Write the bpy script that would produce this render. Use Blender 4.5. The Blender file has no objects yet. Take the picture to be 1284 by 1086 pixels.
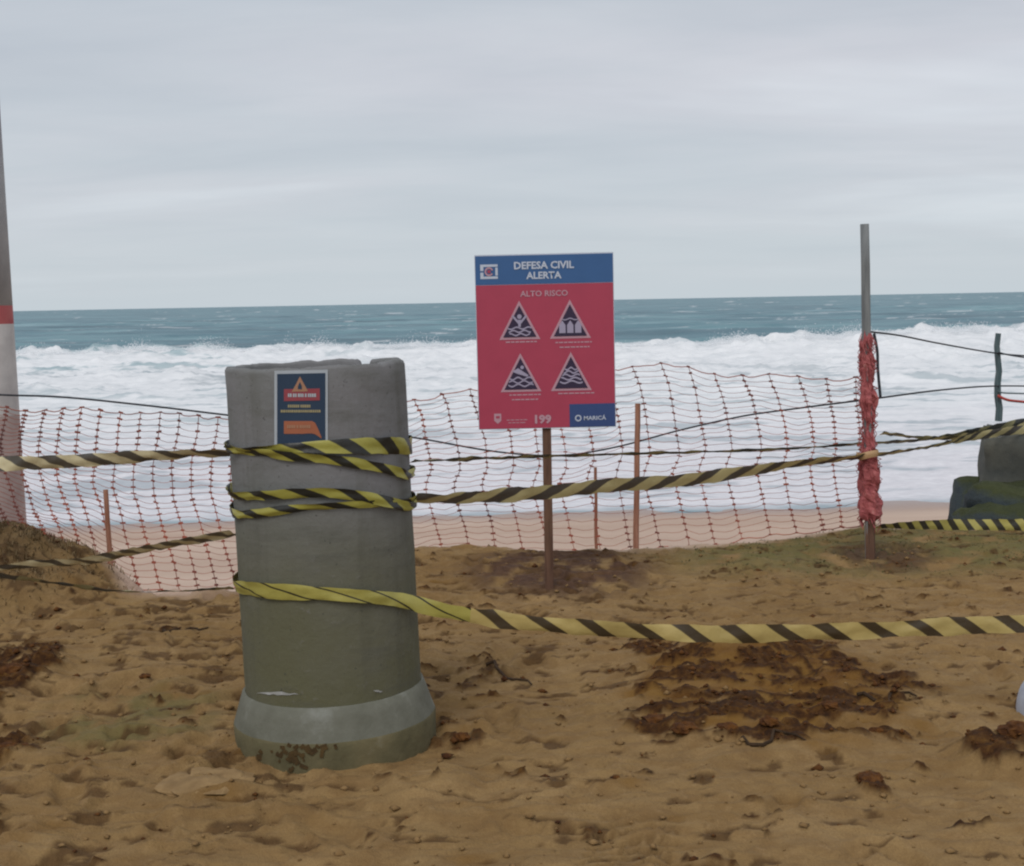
import bpy, math, random
import numpy as np
from mathutils import Vector, Matrix
random.seed(7); rng = np.random.default_rng(11)
R = math.radians
sc = bpy.context.scene
C = sc.collection
# ------------------------------------------------------------------ camera
FPX, PITCH, ROLL, CAMZ = 1700.0, R(5.54), R(-1.09), 1.6
cd = bpy.data.cameras.new('camera'); cam = bpy.data.objects.new('camera', cd); C.objects.link(cam)
cd.sensor_width = 36; cd.lens = FPX/1284*36; cd.clip_start = .05; cd.clip_end = 60000
CM = Matrix.Translation((0, 0, CAMZ)) @ Matrix.Rotation(R(90)-PITCH, 4, 'X') @ Matrix.Rotation(ROLL, 4, 'Z')
cam.matrix_world = CM; sc.camera = cam
# ------------------------------------------------------------------ world, sun, exposure
SUN_EL, SUN_AZ = R(50), R(200)          # soft sun behind the clouds, high behind the camera
w = bpy.data.worlds.new('World'); sc.world = w; w.use_nodes = True
nt = w.node_tree; nt.nodes.clear(); N = nt.nodes.new; L = nt.links.new
sky = N('ShaderNodeTexSky'); sky.sky_type = 'NISHITA'; sky.sun_disc = False
sky.sun_elevation = SUN_EL; sky.sun_rotation = SUN_AZ
tc = N('ShaderNodeTexCoord'); sep = N('ShaderNodeSeparateXYZ'); L(tc.outputs['Generated'], sep.inputs[0])
# cloud deck seen in perspective: direction divided by its height
zc = N('ShaderNodeMath'); zc.operation = 'MAXIMUM'; zc.inputs[1].default_value = 0.0; L(sep.outputs[2], zc.inputs[0])
za = N('ShaderNodeMath'); za.operation = 'ADD'; za.inputs[1].default_value = .09; L(zc.outputs[0], za.inputs[0])
dx = N('ShaderNodeMath'); dx.operation = 'DIVIDE'; L(sep.outputs[0], dx.inputs[0]); L(za.outputs[0], dx.inputs[1])
dy = N('ShaderNodeMath'); dy.operation = 'DIVIDE'; L(sep.outputs[1], dy.inputs[0]); L(za.outputs[0], dy.inputs[1])
cb = N('ShaderNodeCombineXYZ'); L(dx.outputs[0], cb.inputs[0]); L(dy.outputs[0], cb.inputs[1])
def noise(scale, detail, rough, loc, sx=1, sy=1, rot=0):
    mp = N('ShaderNodeMapping'); mp.inputs['Location'].default_value = loc; mp.inputs['Scale'].default_value = (sx, sy, 1)
    mp.inputs['Rotation'].default_value = (0, 0, rot)
    L(cb.outputs[0], mp.inputs[0]); n = N('ShaderNodeTexNoise'); n.inputs['Scale'].default_value = scale
    n.inputs['Detail'].default_value = detail; n.inputs['Roughness'].default_value = rough; n.inputs['Distortion'].default_value = .4
    L(mp.outputs[0], n.inputs['Vector']); return n
def ramp(src, stops):
    r = N('ShaderNodeValToRGB'); e = r.color_ramp.elements
    while len(e) < len(stops): e.new(.5)
    for k, (p, c) in enumerate(stops): e[k].position = p; e[k].color = (*c, 1)
    L(src, r.inputs[0]); return r
n1 = noise(.42, 5, .5, (3.3, 1.2, 0), .6, 1.0, .25); n2 = noise(1.5, 6, .55, (7.1, 4.4, 2), .6, 1.0, .3)
r1 = ramp(n1.outputs[0], [(.32, (.475, .52, .575)), (.45, (.515, .55, .60)), (.55, (.565, .58, .63)), (.66, (.69, .72, .77))])
r2 = ramp(n2.outputs[0], [(.3, (.93, .94, .95)), (.7, (1.07, 1.06, 1.05))])
mu = N('ShaderNodeMix'); mu.data_type = 'RGBA'; mu.blend_type = 'MULTIPLY'; mu.inputs[0].default_value = 1
L(r1.outputs[0], mu.inputs[6]); L(r2.outputs[0], mu.inputs[7])
# paler bank of air just above the horizon
hr = ramp(zc.outputs[0], [(0, (1, 1, 1)), (.012, (.85, .85, .85)), (.07, (.45, .45, .45)), (.18, (0, 0, 0))])
mh = N('ShaderNodeMix'); mh.data_type = 'RGBA'; L(hr.outputs[0], mh.inputs[0]); L(mu.outputs[2], mh.inputs[6]); mh.inputs[7].default_value = (.525, .585, .63, 1)
up = N('ShaderNodeVectorMath'); up.operation = 'SCALE'; up.inputs['Scale'].default_value = 10; L(mh.outputs[2], up.inputs[0])
ms = N('ShaderNodeMix'); ms.data_type = 'RGBA'; ms.inputs[0].default_value = .95; L(sky.outputs[0], ms.inputs[6]); L(up.outputs[0], ms.inputs[7])
bg = N('ShaderNodeBackground'); bg.inputs[1].default_value = .1; L(ms.outputs[2], bg.inputs[0])
ow = N('ShaderNodeOutputWorld'); L(bg.outputs[0], ow.inputs[0])
sd = bpy.data.lights.new('sun', 'SUN'); sd.energy = 1.1; sd.angle = R(25); sd.color = (1, .97, .92)
so = bpy.data.objects.new('sun', sd); C.objects.link(so)
sv = Vector((math.sin(SUN_AZ)*math.cos(SUN_EL), math.cos(SUN_AZ)*math.cos(SUN_EL), math.sin(SUN_EL)))
so.rotation_euler = (-sv).to_track_quat('-Z', 'Y').to_euler(); so.location = sv*40
vs = sc.view_settings; sc.display_settings.display_device = 'sRGB'; vs.view_transform = 'Standard'; vs.look = 'None'
vs.exposure = .12; vs.gamma = 1; vs.use_curve_mapping = False
sc.render.engine = 'CYCLES'; sc.cycles.filter_width = 2.2

# ------------------------------------------------------------------ placing helpers (photo point -> place)
def ray(px, py):
    d = CM.to_3x3() @ Vector((px-642, -(py-543), -FPX)); return d.normalized()
O = Vector((0, 0, CAMZ))
def W(px, py, Y): d = ray(px, py); return O + d*(Y/d.y)
def G(px, py, z=0.): d = ray(px, py); return O + d*((z-CAMZ)/d.z)

# ------------------------------------------------------------------ numpy noise
def _h(ix, iy, s):
    n = (ix.astype(np.int64)*374761393 + iy.astype(np.int64)*668265263 + s*974711) & 0xffffffff
    n = ((n ^ (n >> 13))*1274126177) & 0xffffffff
    n = (n ^ (n >> 16)); n = (n*2246822519) & 0xffffffff; n ^= n >> 15
    return (n & 0xffffff)/float(0xffffff)
def perlin(x, y, s=0):
    x = np.asarray(x, float); y = np.asarray(y, float); x0 = np.floor(x); y0 = np.floor(y); fx = x-x0; fy = y-y0
    def g(ix, iy, ax, ay):
        a = _h(ix, iy, s)*2*np.pi; return np.cos(a)*ax + np.sin(a)*ay
    u = fx*fx*fx*(fx*(fx*6-15)+10); v = fy*fy*fy*(fy*(fy*6-15)+10)
    a = g(x0, y0, fx, fy); b = g(x0+1, y0, fx-1, fy); c = g(x0, y0+1, fx, fy-1); d = g(x0+1, y0+1, fx-1, fy-1)
    return ((a*(1-u)+b*u)*(1-v) + (c*(1-u)+d*u)*v)*1.5
def fbm(x, y, o=4, s=0, g=.5):
    t = 0; a = 1.
    for k in range(o): t = t + a*perlin(x*2**k+k*17.3, y*2**k+k*9.1, s+k); a *= g
    return t
def sstep(a, b, x): t = np.clip((x-a)/(b-a), 0, 1); return t*t*(3-2*t)

# ------------------------------------------------------------------ object helpers
def tag(o, label=None, cat=None, group=None, kind=None):
    for k, v in (('label', label), ('category', cat), ('group', group), ('kind', kind)):
        if v: o[k] = v
    return o
def empty(name, loc, label, cat, group=None):
    o = bpy.data.objects.new(name, None); C.objects.link(o); o.location = loc; o.empty_display_size = .1
    return tag(o, label, cat, group)
class MB:
    def __init__(s): s.v = []; s.f = []; s.uv = []
    def add(s, vs, fs):
        b = len(s.v); s.v += [tuple(v) for v in vs]; s.f += [tuple(b+i for i in f) for f in fs]
    def box(s, c, size, M=None):
        x, y, z = [k/2 for k in size]; c = Vector(c)
        vs = [Vector((i*x, j*y, k*z)) for i in (-1, 1) for j in (-1, 1) for k in (-1, 1)]
        if M: vs = [M @ v for v in vs]
        s.add([c+v for v in vs], [(0, 1, 3, 2), (4, 6, 7, 5), (0, 4, 5, 1), (2, 3, 7, 6), (0, 2, 6, 4), (1, 5, 7, 3)])
    def tube(s, pts, rad, n=6, cap=True):
        pts = [Vector(p) for p in pts]; m = len(pts)
        if not hasattr(rad, '__len__'): rad = [rad]*m
        b = len(s.v); up = Vector((0, 0, 1)); prev = None
        for i, p in enumerate(pts):
            t = (pts[min(i+1, m-1)]-pts[max(i-1, 0)]).normalized()
            if prev is None: a = t.orthogonal().normalized()
            else: a = (prev - t*prev.dot(t)); a = a.normalized() if a.length > 1e-6 else t.orthogonal().normalized()
            prev = a; c = t.cross(a)
            for k in range(n):
                an = 2*math.pi*k/n; s.v.append(tuple(p + (a*math.cos(an)+c*math.sin(an))*rad[i]))
        for i in range(m-1):
            for k in range(n):
                k2 = (k+1) % n; s.f.append((b+i*n+k, b+i*n+k2, b+(i+1)*n+k2, b+(i+1)*n+k))
        if cap: s.f.append(tuple(b+k for k in range(n))[::-1]); s.f.append(tuple(b+(m-1)*n+k for k in range(n)))
    def build(s, name, mat, parent=None, smooth=False, uv=None):
        me = bpy.data.meshes.new(name); me.from_pydata(s.v, [], s.f)
        if uv is not None:
            l = me.uv_layers.new(name='UVMap'); idx = np.empty(len(me.loops), int); me.loops.foreach_get('vertex_index', idx)
            l.data.foreach_set('uv', np.asarray(uv, float)[idx].ravel())
        me.materials.append(mat)
        if smooth: me.polygons.foreach_set('use_smooth', [True]*len(me.polygons))
        me.update(); o = bpy.data.objects.new(name, me); C.objects.link(o)
        if parent:
            o.parent = parent; o.matrix_parent_inverse = Matrix.Translation(parent.location).inverted()
        return o
def grid_mesh(name, X, Y, Z, mat, attrs={}, smooth=True):
    ny, nx = X.shape; me = bpy.data.meshes.new(name)
    co = np.stack([X, Y, Z], -1).reshape(-1, 3)
    i = np.arange(ny*nx).reshape(ny, nx); q = np.stack([i[:-1, :-1], i[:-1, 1:], i[1:, 1:], i[1:, :-1]], -1).reshape(-1, 4)
    me.vertices.add(len(co)); me.vertices.foreach_set('co', co.ravel())
    me.loops.add(q.size); me.loops.foreach_set('vertex_index', q.ravel())
    me.polygons.add(len(q)); me.polygons.foreach_set('loop_start', np.arange(len(q))*4); me.polygons.foreach_set('loop_total', np.full(len(q), 4))
    me.polygons.foreach_set('use_smooth', np.full(len(q), smooth))
    for k, v in attrs.items():
        a = me.attributes.new(k, 'FLOAT', 'POINT'); a.data.foreach_set('value', v.ravel().astype(np.float32))
    me.update(); me.validate(); me.materials.append(mat)
    o = bpy.data.objects.new(name, me); C.objects.link(o); return o
def catmull(P, n=10):
    P = [np.array(p, float) for p in P]; P = [2*P[0]-P[1]] + P + [2*P[-1]-P[-2]]; out = []
    for i in range(1, len(P)-2):
        for k in range(n):
            t = k/n; a, b, c, d = P[i-1:i+3]
            out.append(.5*(2*b + (c-a)*t + (2*a-5*b+4*c-d)*t*t + (3*b-a-3*c+d)*t**3))
    out.append(P[-2]); return np.array(out)

# ------------------------------------------------------------------ material helper
class Mat:
    def __init__(s, name, col=(.5, .5, .5), rough=.8, spec=.3):
        s.m = bpy.data.materials.new(name); s.m.use_nodes = True; s.t = s.m.node_tree; s.n = s.t.nodes
        s.b = s.n['Principled BSDF']; s.b.inputs['Base Color'].default_value = (*col, 1)
        s.b.inputs['Roughness'].default_value = rough; s.b.inputs['Specular IOR Level'].default_value = spec
        s.col = None
    def L(s, a, b): s.t.links.new(a, b)
    def coord(s, kind='Object', scale=(1, 1, 1), rot=(0, 0, 0)):
        t = s.n.new('ShaderNodeTexCoord'); m = s.n.new('ShaderNodeMapping'); m.inputs['Scale'].default_value = scale
        m.inputs['Rotation'].default_value = rot; s.L(t.outputs[kind], m.inputs[0]); return m.outputs[0]
    def noise(s, sc_, det=4, rough=.55, vec=None, scale=(1, 1, 1), dist=0):
        n = s.n.new('ShaderNodeTexNoise'); n.inputs['Scale'].default_value = sc_; n.inputs['Detail'].default_value = det
        n.inputs['Roughness'].default_value = rough; n.inputs['Distortion'].default_value = dist
        s.L(vec if vec else s.coord('Object', scale), n.inputs['Vector']); return n.outputs[0]
    def ramp(s, src, stops, interp='LINEAR'):
        r = s.n.new('ShaderNodeValToRGB'); r.color_ramp.interpolation = interp; e = r.color_ramp.elements
        while len(e) < len(stops): e.new(.5)
        for k, (p, c) in enumerate(stops):
            e[k].position = p; e[k].color = (*c, 1) if hasattr(c, '__len__') else (c, c, c, 1)
        s.L(src, r.inputs[0]); return r.outputs[0]
    def mix(s, f, a, b, mode='MIX'):
        m = s.n.new('ShaderNodeMix'); m.data_type = 'RGBA'; m.blend_type = mode
        for v, i in ((f, 0), (a, 6), (b, 7)):
            if isinstance(v, (int, float)): m.inputs[i].default_value = v if i == 0 else (v, v, v, 1)
            elif isinstance(v, tuple): m.inputs[i].default_value = (*v, 1)
            else: s.L(v, m.inputs[i])
        return m.outputs[2]
    def math(s, op, a, b=None, clamp=False):
        m = s.n.new('ShaderNodeMath'); m.operation = op; m.use_clamp = clamp
        for i, v in enumerate((a, b)):
            if v is None: continue
            if isinstance(v, (int, float)): m.inputs[i].default_value = v
            else: s.L(v, m.inputs[i])
        return m.outputs[0]
    def attr(s, name):
        a = s.n.new('ShaderNodeAttribute'); a.attribute_name = name; return a.outputs['Fac']
    def base(s, c): s.L(c, s.b.inputs['Base Color']); return s
    def rough(s, c): s.L(c, s.b.inputs['Roughness']); return s
    def bump(s, h, dist=.01, strength=1.):
        b = s.n.new('ShaderNodeBump'); b.inputs['Distance'].default_value = dist; b.inputs['Strength'].default_value = strength
        s.L(h, b.inputs['Height']); s.L(b.outputs[0], s.b.inputs['Normal']); return s
def simple(name, c1, c2, sc_=8, rough=.8, bump=.002, spec=.3, scale=(1, 1, 1)):
    m = Mat(name, c1, rough, spec); n = m.noise(sc_, 6, .6, scale=scale)
    m.base(m.ramp(n, [(.35, c1), (.65, c2)])); m.bump(n, bump); return m.m

# ------------------------------------------------------------------ THE GROUND
EP = [G(a, b, .07) for a, b in ((150, 742), (230, 741), (300, 735), (400, 708), (520, 685), (600, 682), (690, 690), (800, 688), (900, 681), (1000, 669), (1085, 661), (1200, 660), (1284, 658))]
def edge_y(x):   # where the upper ground breaks off to the beach
    return np.interp(x, [-40, -6, -3.2, -2.6] + [p.x for p in EP] + [8, 40],
                     [9.0, 8.6, 8.3, 8.05] + [p.y for p in EP] + [9.6, 12]) + .05*fbm(x*1.6, x*0+3.1, 3, 5)
def water_y(x): return 26 + .10*x + .8*perlin(x*.09, x*0+1.7, 8)
PATCH = {}
def patch(name, x0, y0, x1, y1):
    a = G((x0+x1)/2, y0); b = G((x0+x1)/2, y1); l = G(x0, (y0+y1)/2); r = G(x1, (y0+y1)/2)
    PATCH[name] = ((l.x+r.x)/2, (a.y+b.y)/2, abs(r.x-l.x)/2, abs(a.y-b.y)/2)
for nm, *r_ in (('hole', 785, 812, 1165, 948), ('holefront', 775, 880, 1110, 950), ('holetop', 770, 798, 880, 842), ('holeridge', 940, 802, 1060, 838), ('mound', 862, 800, 962, 846), ('signdirt', 575, 700, 830, 758),
                 ('poledirt', 1035, 690, 1180, 720), ('rightdirt', 1195, 925, 1400, 985), ('leftclod', -60, 815, 75, 900), ('leftclod2', -40, 915, 55, 955),
                 ('ridge', 540, 822, 675, 870), ('cylright', 520, 900, 620, 960), ('clump', 1066, 974, 1116, 1003), ('tyre', 700, 1020, 900, 1130),
                 ('greenL', 40, 860, 290, 945), ('slabA', 150, 955, 330, 1015), ('slabB', 470, 960, 600, 1010), ('rightmid', 1100, 850, 1185, 900)):
    patch(nm, *r_)
def pm(n, x, y, k=1.):
    cx, cy, rx, ry = PATCH[n]; d = np.sqrt(((x-cx)/rx)**2 + ((y-cy)/ry)**2); return sstep(1.25*k, .55*k, d)
ML = G(-20, 735)
def masks(x, y):
    n = fbm(x*5, y*3.5, 5, 31); n2 = fbm(x*13, y*8, 4, 47); n3 = fbm(x*2.2, y*1.6, 3, 77)
    big = np.maximum.reduce([pm('hole', x, y)*.86, pm('holefront', x, y), pm('holetop', x, y)*1.05, pm('holeridge', x, y)*1.1]) * (1-.98*pm('mound', x, y, 1.05))
    st2 = fbm(x*3.4, y*7.5, 5, 157, .62)
    red = sstep(.47, .60, big*.68 + st2*.55 + n2*.18)
    for k in ('leftclod', 'leftclod2', 'rightdirt', 'clump'): red = np.maximum(red, sstep(.5, .7, pm(k, x, y)*.8 + n2*.4+n*.2))
    for k in ('ridge', 'cylright', 'rightmid'): red = np.maximum(red, .8*sstep(.6, .8, pm(k, x, y)*.62 + n2*.4+n*.3))
    # scattered dark crumbs, mostly left half
    st = fbm(x*4.2, y*9.5, 4, 57, .55)
    crumb_shade = sstep(.40, .52, st*.75 + .25*n2 + .17*sstep(-.2, -1.6, x) + .13*sstep(4.6, 6.5, y) - .09*sstep(.2, 1.2, x) + .06*sstep(1.2, 0, np.abs(x-.3)))
    crumb_shade = crumb_shade*(y < 9.4)
    dark = np.maximum(pm('signdirt', x, y)*1.2, pm('poledirt', x, y)*1.)*sstep(-.7, .0, n)
    green = np.maximum(sstep(7.3, 8.0, y)*sstep(.6, 1.4, x)*sstep(-.9, .1, n+n3*.4), .8*pm('greenL', x, y)*sstep(-.4, .4, n))
    grassm = np.clip(sstep(1.15, .15, np.sqrt(((x+3.4)/1.25)**2+((y-7.6)/.8)**2)), 0, 1)
    return red, dark, green, grassm, n, n2, crumb_shade
def TREAD(x, y):
    cx, cy, rx, ry = PATCH['tyre']; u = (x-cx)-(y-cy)*.25
    return pm('tyre', x, y)*((np.abs(u+.02) < .13)*(np.sin((y+np.abs(u)*.6)*2*np.pi/.075) > .1)*(np.abs(np.sin(u*2*np.pi/.085)) > .3))
def ground_h(x, y):
    x = np.asarray(x, float); y = np.asarray(y, float)
    red, dark, green, gm, n, n2, crumb_shade = masks(x, y)
    e = edge_y(x); wy = water_y(x)
    h = .03*fbm(x*.8, y*.8, 3, 1) + .009*n + .0025*n2
    r1_ = 1-np.abs(fbm(x*2.1, y*4.6, 4, 91)); h = h + .014*sstep(.6, 1, r1_)       # wind and foot ridges
    r2_ = fbm(x*3.1+.3*n, y*7.5, 4, 58); h = h + (.006+.010*sstep(.8, -1.2, x))*sstep(.02, .3, r2_) - .008*crumb_shade
    # footprints
    h = h - FP(x, y)
    # soil patches stand up and crumble
    cl = fbm(x*9, y*12, 4, 63); h = h + red*(.006+.016*sstep(-.1, .4, cl)+.004*n2)
    h = h + .07*pm('mound', x, y, 1.2) + .03*pm('hole', x, y, 1.2) - .06*pm('holefront', x, y, .5)*0
    h = h + .03*pm('signdirt', x, y)   + .035*pm('slabB', x, y) + .04*pm('leftclod', x, y) + .07*pm('rightdirt', x, y)
    h = h + gm**.8*(.40+.06*n+.012*n2)*sstep(1.3, .2, np.abs(y-7.7)) 
    # tyre print
    h = h - .016*TREAD(x, y)
    # lip, bank and beach
    lip = .05*sstep(.9, .1, np.abs(y-(e-.35)))
    h = h + lip*(.4+.6*sstep(-2.6, -.8, x))
    beach = -2.5 + (wy-y)*.055 + .02*fbm(x*.6, y*.6, 3, 12)
    t = sstep(0, 1, (y-e)/3.2)
    h = np.where(y < e, h, h*(1-t) + np.minimum(beach, 0)*t)
    return h
fps = []
for k in range(150):
    fx = random.uniform(-2.6, 3.0); fy = random.uniform(3.4, 8.3)
    fps.append((fx, fy, random.uniform(-1.2, 1.2), random.uniform(.6, 1.1)))
def FP(x, y):
    o = np.zeros_like(x)
    for fx, fy, a, s in fps:
        m = (np.abs(x-fx) < .3) & (np.abs(y-fy) < .3)
        if not m.any(): continue
        u = (x[m]-fx)*math.cos(a)+(y[m]-fy)*math.sin(a); v = -(x[m]-fx)*math.sin(a)+(y[m]-fy)*math.cos(a)
        d = np.sqrt((u/(.06*s))**2+(v/(.14*s))**2)
        o[m] += .022*s*sstep(1.05, .6, d) - .010*s*np.exp(-((d-1.3)/.28)**2)
    return o
def g1(x, y): return float(ground_h(np.array([x]), np.array([y]))[0])

m = Mat('sand_and_soil', rough=.9, spec=.25)
na = m.noise(1.1, 5, .6); nb = m.noise(22, 6, .65); nc = m.noise(140, 3, .6); nd = m.noise(6, 6, .7, scale=(1, 1.3, 1))
sand = m.ramp(na, [(.3, (.228, .138, .051)), (.5, (.28, .177, .072)), (.7, (.34, .22, .096))])
sand = m.mix(m.ramp(nd, [(.42, 0), (.62, .55)]), sand, (.17, .093, .033))
sand = m.mix(m.ramp(nb, [(.55, 0), (.75, .45)]), sand, (.38, .25, .12))
sand = m.mix(m.ramp(nc, [(.4, 0), (.7, .35)]), sand, (.15, .085, .035))
clay = m.ramp(nb, [(.3, (.020, .007, .0015)), (.5, (.058, .022, .004)), (.74, (.15, .070, .013))])
c = m.mix(m.math('MULTIPLY', m.attr('green'), m.ramp(nd, [(.3, .55), (.6, .95)])), sand, (.135, .118, .042))
c = m.mix(m.math('MULTIPLY', m.attr('dark'), .85), c, m.ramp(nb, [(.3, (.055, .026, .016)), (.7, (.12, .065, .036))]))
c = m.mix(m.math('MULTIPLY', m.attr('crumb_shade'), .78), c, m.ramp(nb, [(.3, (.040, .018, .006)), (.7, (.11, .055, .018))]))
c = m.mix(m.math('MULTIPLY', m.attr('damp'), .9), c, m.ramp(nd, [(.35, (.12, .048, .006)), (.65, (.21, .11, .022))]))
c = m.mix(m.attr('red'), c, clay)
c = m.mix(m.math('MULTIPLY', m.attr('weed'), .8), c, m.ramp(nd, [(.38, (.035, .022, .010)), (.54, (.075, .048, .024)), (.7, (.20, .14, .07))]))
bs = m.ramp(m.noise(.5, 4, .5, scale=(.3, 1.5, 1)), [(.3, (.48, .345, .265)), (.7, (.58, .44, .345))])
bs = m.mix(m.attr('wet'), bs, (.36, .27, .235))
c = m.mix(m.attr('beach'), c, bs); m.base(c)
m.rough(m.ramp(m.attr('wet'), [(0, .9), (1, .35)]))
hb = m.math('ADD', m.math('MULTIPLY', nb, 1.), m.math('MULTIPLY', nc, .35)); m.bump(hb, .012, .9)
M_ground = m.m

xs = np.concatenate([-np.geomspace(3.4, 90, 60)[::-1], np.linspace(-3.37, 3.37, 520), np.geomspace(3.4, 90, 60)])
ys = np.concatenate([np.linspace(-15, 3.1, 40), np.linspace(3.15, 9.9, 500), np.geomspace(9.93, 60, 110)])
X, Y = np.meshgrid(xs, ys)
Z = ground_h(X, Y); red, dark, green, gm, _, _, crumb_shade = masks(X, Y)
near = sstep(.2, -.1, Y-edge_y(X)); wy_ = water_y(X)
bank = 1-sstep(edge_y(X)-.05, edge_y(X)+.25, Y)
ground = grid_mesh('ground', X, Y, Z, M_ground, dict(damp=near*sstep(.15, .9, pm('hole', X, Y)+.5*fbm(X*3, Y*5, 4, 88))*(1-.7*pm('mound', X, Y, .8)), crumb_shade=np.maximum(crumb_shade, .45*TREAD(X, Y))*near, red=red*near, dark=dark*near, green=green*near, weed=gm*near, beach=1-bank, wet=sstep(-2.2, .3, Y-wy_)))  # shade in the tyre grooves is painted in with the dark crumbs
tag(ground, kind='structure')

# ------------------------------------------------------------------ THE SEA
SEA = -2.5
ys = np.concatenate([np.linspace(22, 40, 150), np.geomspace(40.12, 78, 190), np.linspace(78.2, 104, 170), np.geomspace(104.5, 500, 190), np.geomspace(520, 30000, 50)])
s_ = np.concatenate([-np.geomspace(.47, 4, 26)[::-1], np.linspace(-.46, .46, 430), np.geomspace(.47, 4, 26)])
S, Y = np.meshgrid(s_, ys); X = S*(Y+4)
crest = 92 + 5.0*perlin(X*.022, X*0+4.4, 3) + 1.2*perlin(X*.11, X*0+2.2, 4)
ch = 1.42 + .28*perlin(X*.05, X*0+7.7, 5) + .16*fbm(X*.35, X*0+3, 3, 6) + .25*sstep(5, 38, X) - .16*sstep(-12, -38, X)
d = Y-crest
foamn = fbm(X*.35, Y*.45, 6, 14, .58); fine = fbm(X*1.3, Y*1.6, 4, 19, .6)
wave = np.where(d < 0, np.exp(-(d/5.2)**2*1.0), np.exp(-(d/9.)**2))*ch
front = sstep(2.0, -2., d)
lum = np.abs(foamn)
Z = SEA + wave*(1 + .22*front*foamn*sstep(-14, 0, d))
Z = Z + front*(.06+.14*sstep(-45, -3, d))*(lum + .45*fine)*sstep(27, 40, Y)
Z = Z + .05*fbm(X*.5, Y*1.1, 4, 23)*sstep(24, 30, Y)*front
for yc, a, wd in ((62, .42, 2.6), (76, .5, 3.), (47, .25, 2.), (36, .12, 1.6)):        # broken bores running in
    cc = yc + 4*perlin(X*.03, X*0+yc, 9) + 1.*perlin(X*.2, X*0+yc, 3); q = Y-cc
    Z = Z + a*np.exp(-(q/wd)**2)*sstep(-.5, .5, perlin(X*.05, X*0+yc*2, 2)+.25)*(1+.5*foamn)
far = sstep(96, 115, Y)
sw = .45*np.sin(Y/6.2 + 2.5*perlin(X*.012, Y*.012, 21)) * (.55+.6*perlin(X*.02, Y*.03, 22)) + .28*fbm(X*.07, Y*.22, 5, 25)
Z = Z + far*sw*sstep(9000, 400, Y)
foam = front*(1)
# green-blue water shows through in the wave's face on the left and in streaks between the bores
gap = sstep(.18, .62, fbm(X*.16, Y*.5, 5, 33, .6)+.18*fine)
foam = foam*(1-.75*gap*sstep(4, -30, X)*sstep(-16, -3, d)*sstep(3, -1, d)) * (1-.38*gap*sstep(-4, -20, d))
lace = sstep(.35, .7, fbm(X*.09, Y*.30, 5, 39, .6)+.25*fine)*sstep(45, 0, d)*.75*(d > 0)
foam = np.maximum(foam, lace)
caps = sstep(.66, .95, fbm(X*.05, Y*.16, 5, 44, .6)+.2*fine)*(Y > 120)*.6
foam = np.maximum(foam, caps)
# thin swash at the shore
foam = foam*sstep(-1.5, 1.2, Y-water_y(X)+.6*foamn) + 0
m = Mat('sea_water', rough=.5, spec=.5)
f = m.attr('foam'); nn = m.noise(.9, 7, .65, scale=(.6, 1.3, 1)); n2 = m.noise(.05, 8, .62, scale=(.35, 1.5, 1)); n3 = m.noise(5, 5, .6, scale=(.7, 1.4, 1))
deep = m.ramp(n2, [(.34, (.030, .10, .135)), (.48, (.058, .165, .21)), (.58, (.095, .235, .27)), (.7, (.20, .35, .39))])
fm = m.math('MULTIPLY', f, m.ramp(nn, [(.2, .86), (.5, 1.)]))
white = m.ramp(nn, [(.28, (.66, .685, .70)), (.45, (.74, .755, .77)), (.65, (.81, .82, .83))])
wash = m.ramp(n3, [(.35, (.64, .625, .655)), (.65, (.76, .75, .775))])
white = m.mix(m.attr('shore'), white, wash)
m.base(m.mix(fm, deep, white)); m.rough(m.ramp(f, [(0, .42), (.6, .9)]))
m.bump(m.math('ADD', nn, m.math('MULTIPLY', n3, .3)), .10, .5)
sea = grid_mesh('sea', X, Y, Z, m.m, dict(foam=np.clip(foam, 0, 1), shore=sstep(55, 30, Y)))
tag(sea, kind='structure')
# spray thrown up along the breaker: drops and shreds of foam
m = Mat('foam_white', (.86, .88, .9), .95, .1); M_foam = m.m
octv = np.array([(1, 0, 0), (-1, 0, 0), (0, 1, 0), (0, -1, 0), (0, 0, 1), (0, 0, -1)], float)
octf = np.array([(0, 2, 4), (2, 1, 4), (1, 3, 4), (3, 0, 4), (2, 0, 5), (1, 2, 5), (3, 1, 5), (0, 3, 5)])
def blobs(name, P, S, mat, tris=None, jit=.35, squash=1.):
    n = len(P); v = octv[None]*(1+jit*rng.uniform(-1, 1, (n, 6, 1))); a = rng.uniform(0, 6.28, n); ca, sa = np.cos(a)[:, None], np.sin(a)[:, None]
    x = v[..., 0]*ca-v[..., 1]*sa; y = v[..., 0]*sa+v[..., 1]*ca
    v = np.stack([x, y, v[..., 2]*squash], -1)*np.asarray(S)[:, None, None] + P[:, None, :]
    F = octf[None]+(np.arange(n)*6)[:, None, None]
    me = bpy.data.meshes.new(name); me.vertices.add(n*6); me.vertices.foreach_set('co', v.ravel()); F = F.reshape(-1, 3)
    me.loops.add(F.size); me.loops.foreach_set('vertex_index', F.ravel()); me.polygons.add(len(F))
    me.polygons.foreach_set('loop_start', np.arange(len(F))*3); me.polygons.foreach_set('loop_total', np.full(len(F), 3))
    me.update(); me.validate(); me.materials.append(mat); o = bpy.data.objects.new(name, me); C.objects.link(o); return o
n = 60000
px_ = rng.uniform(-46, 46, n); burst = sstep(-.25, .55, fbm(px_*.16, px_*0+5, 4, 71))
cr = 92 + 5.0*perlin(px_*.022, px_*0+4.4, 3) + 1.2*perlin(px_*.11, px_*0+2.2, 4)
hh = 1.42 + .28*perlin(px_*.05, px_*0+7.7, 5) + .16*fbm(px_*.35, px_*0+3, 3, 6) + .25*sstep(5, 38, px_) - .16*sstep(-12, -38, px_)
zz = SEA+hh-.15 + rng.exponential(.10, n)*(.4+1.5*burst)
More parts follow.
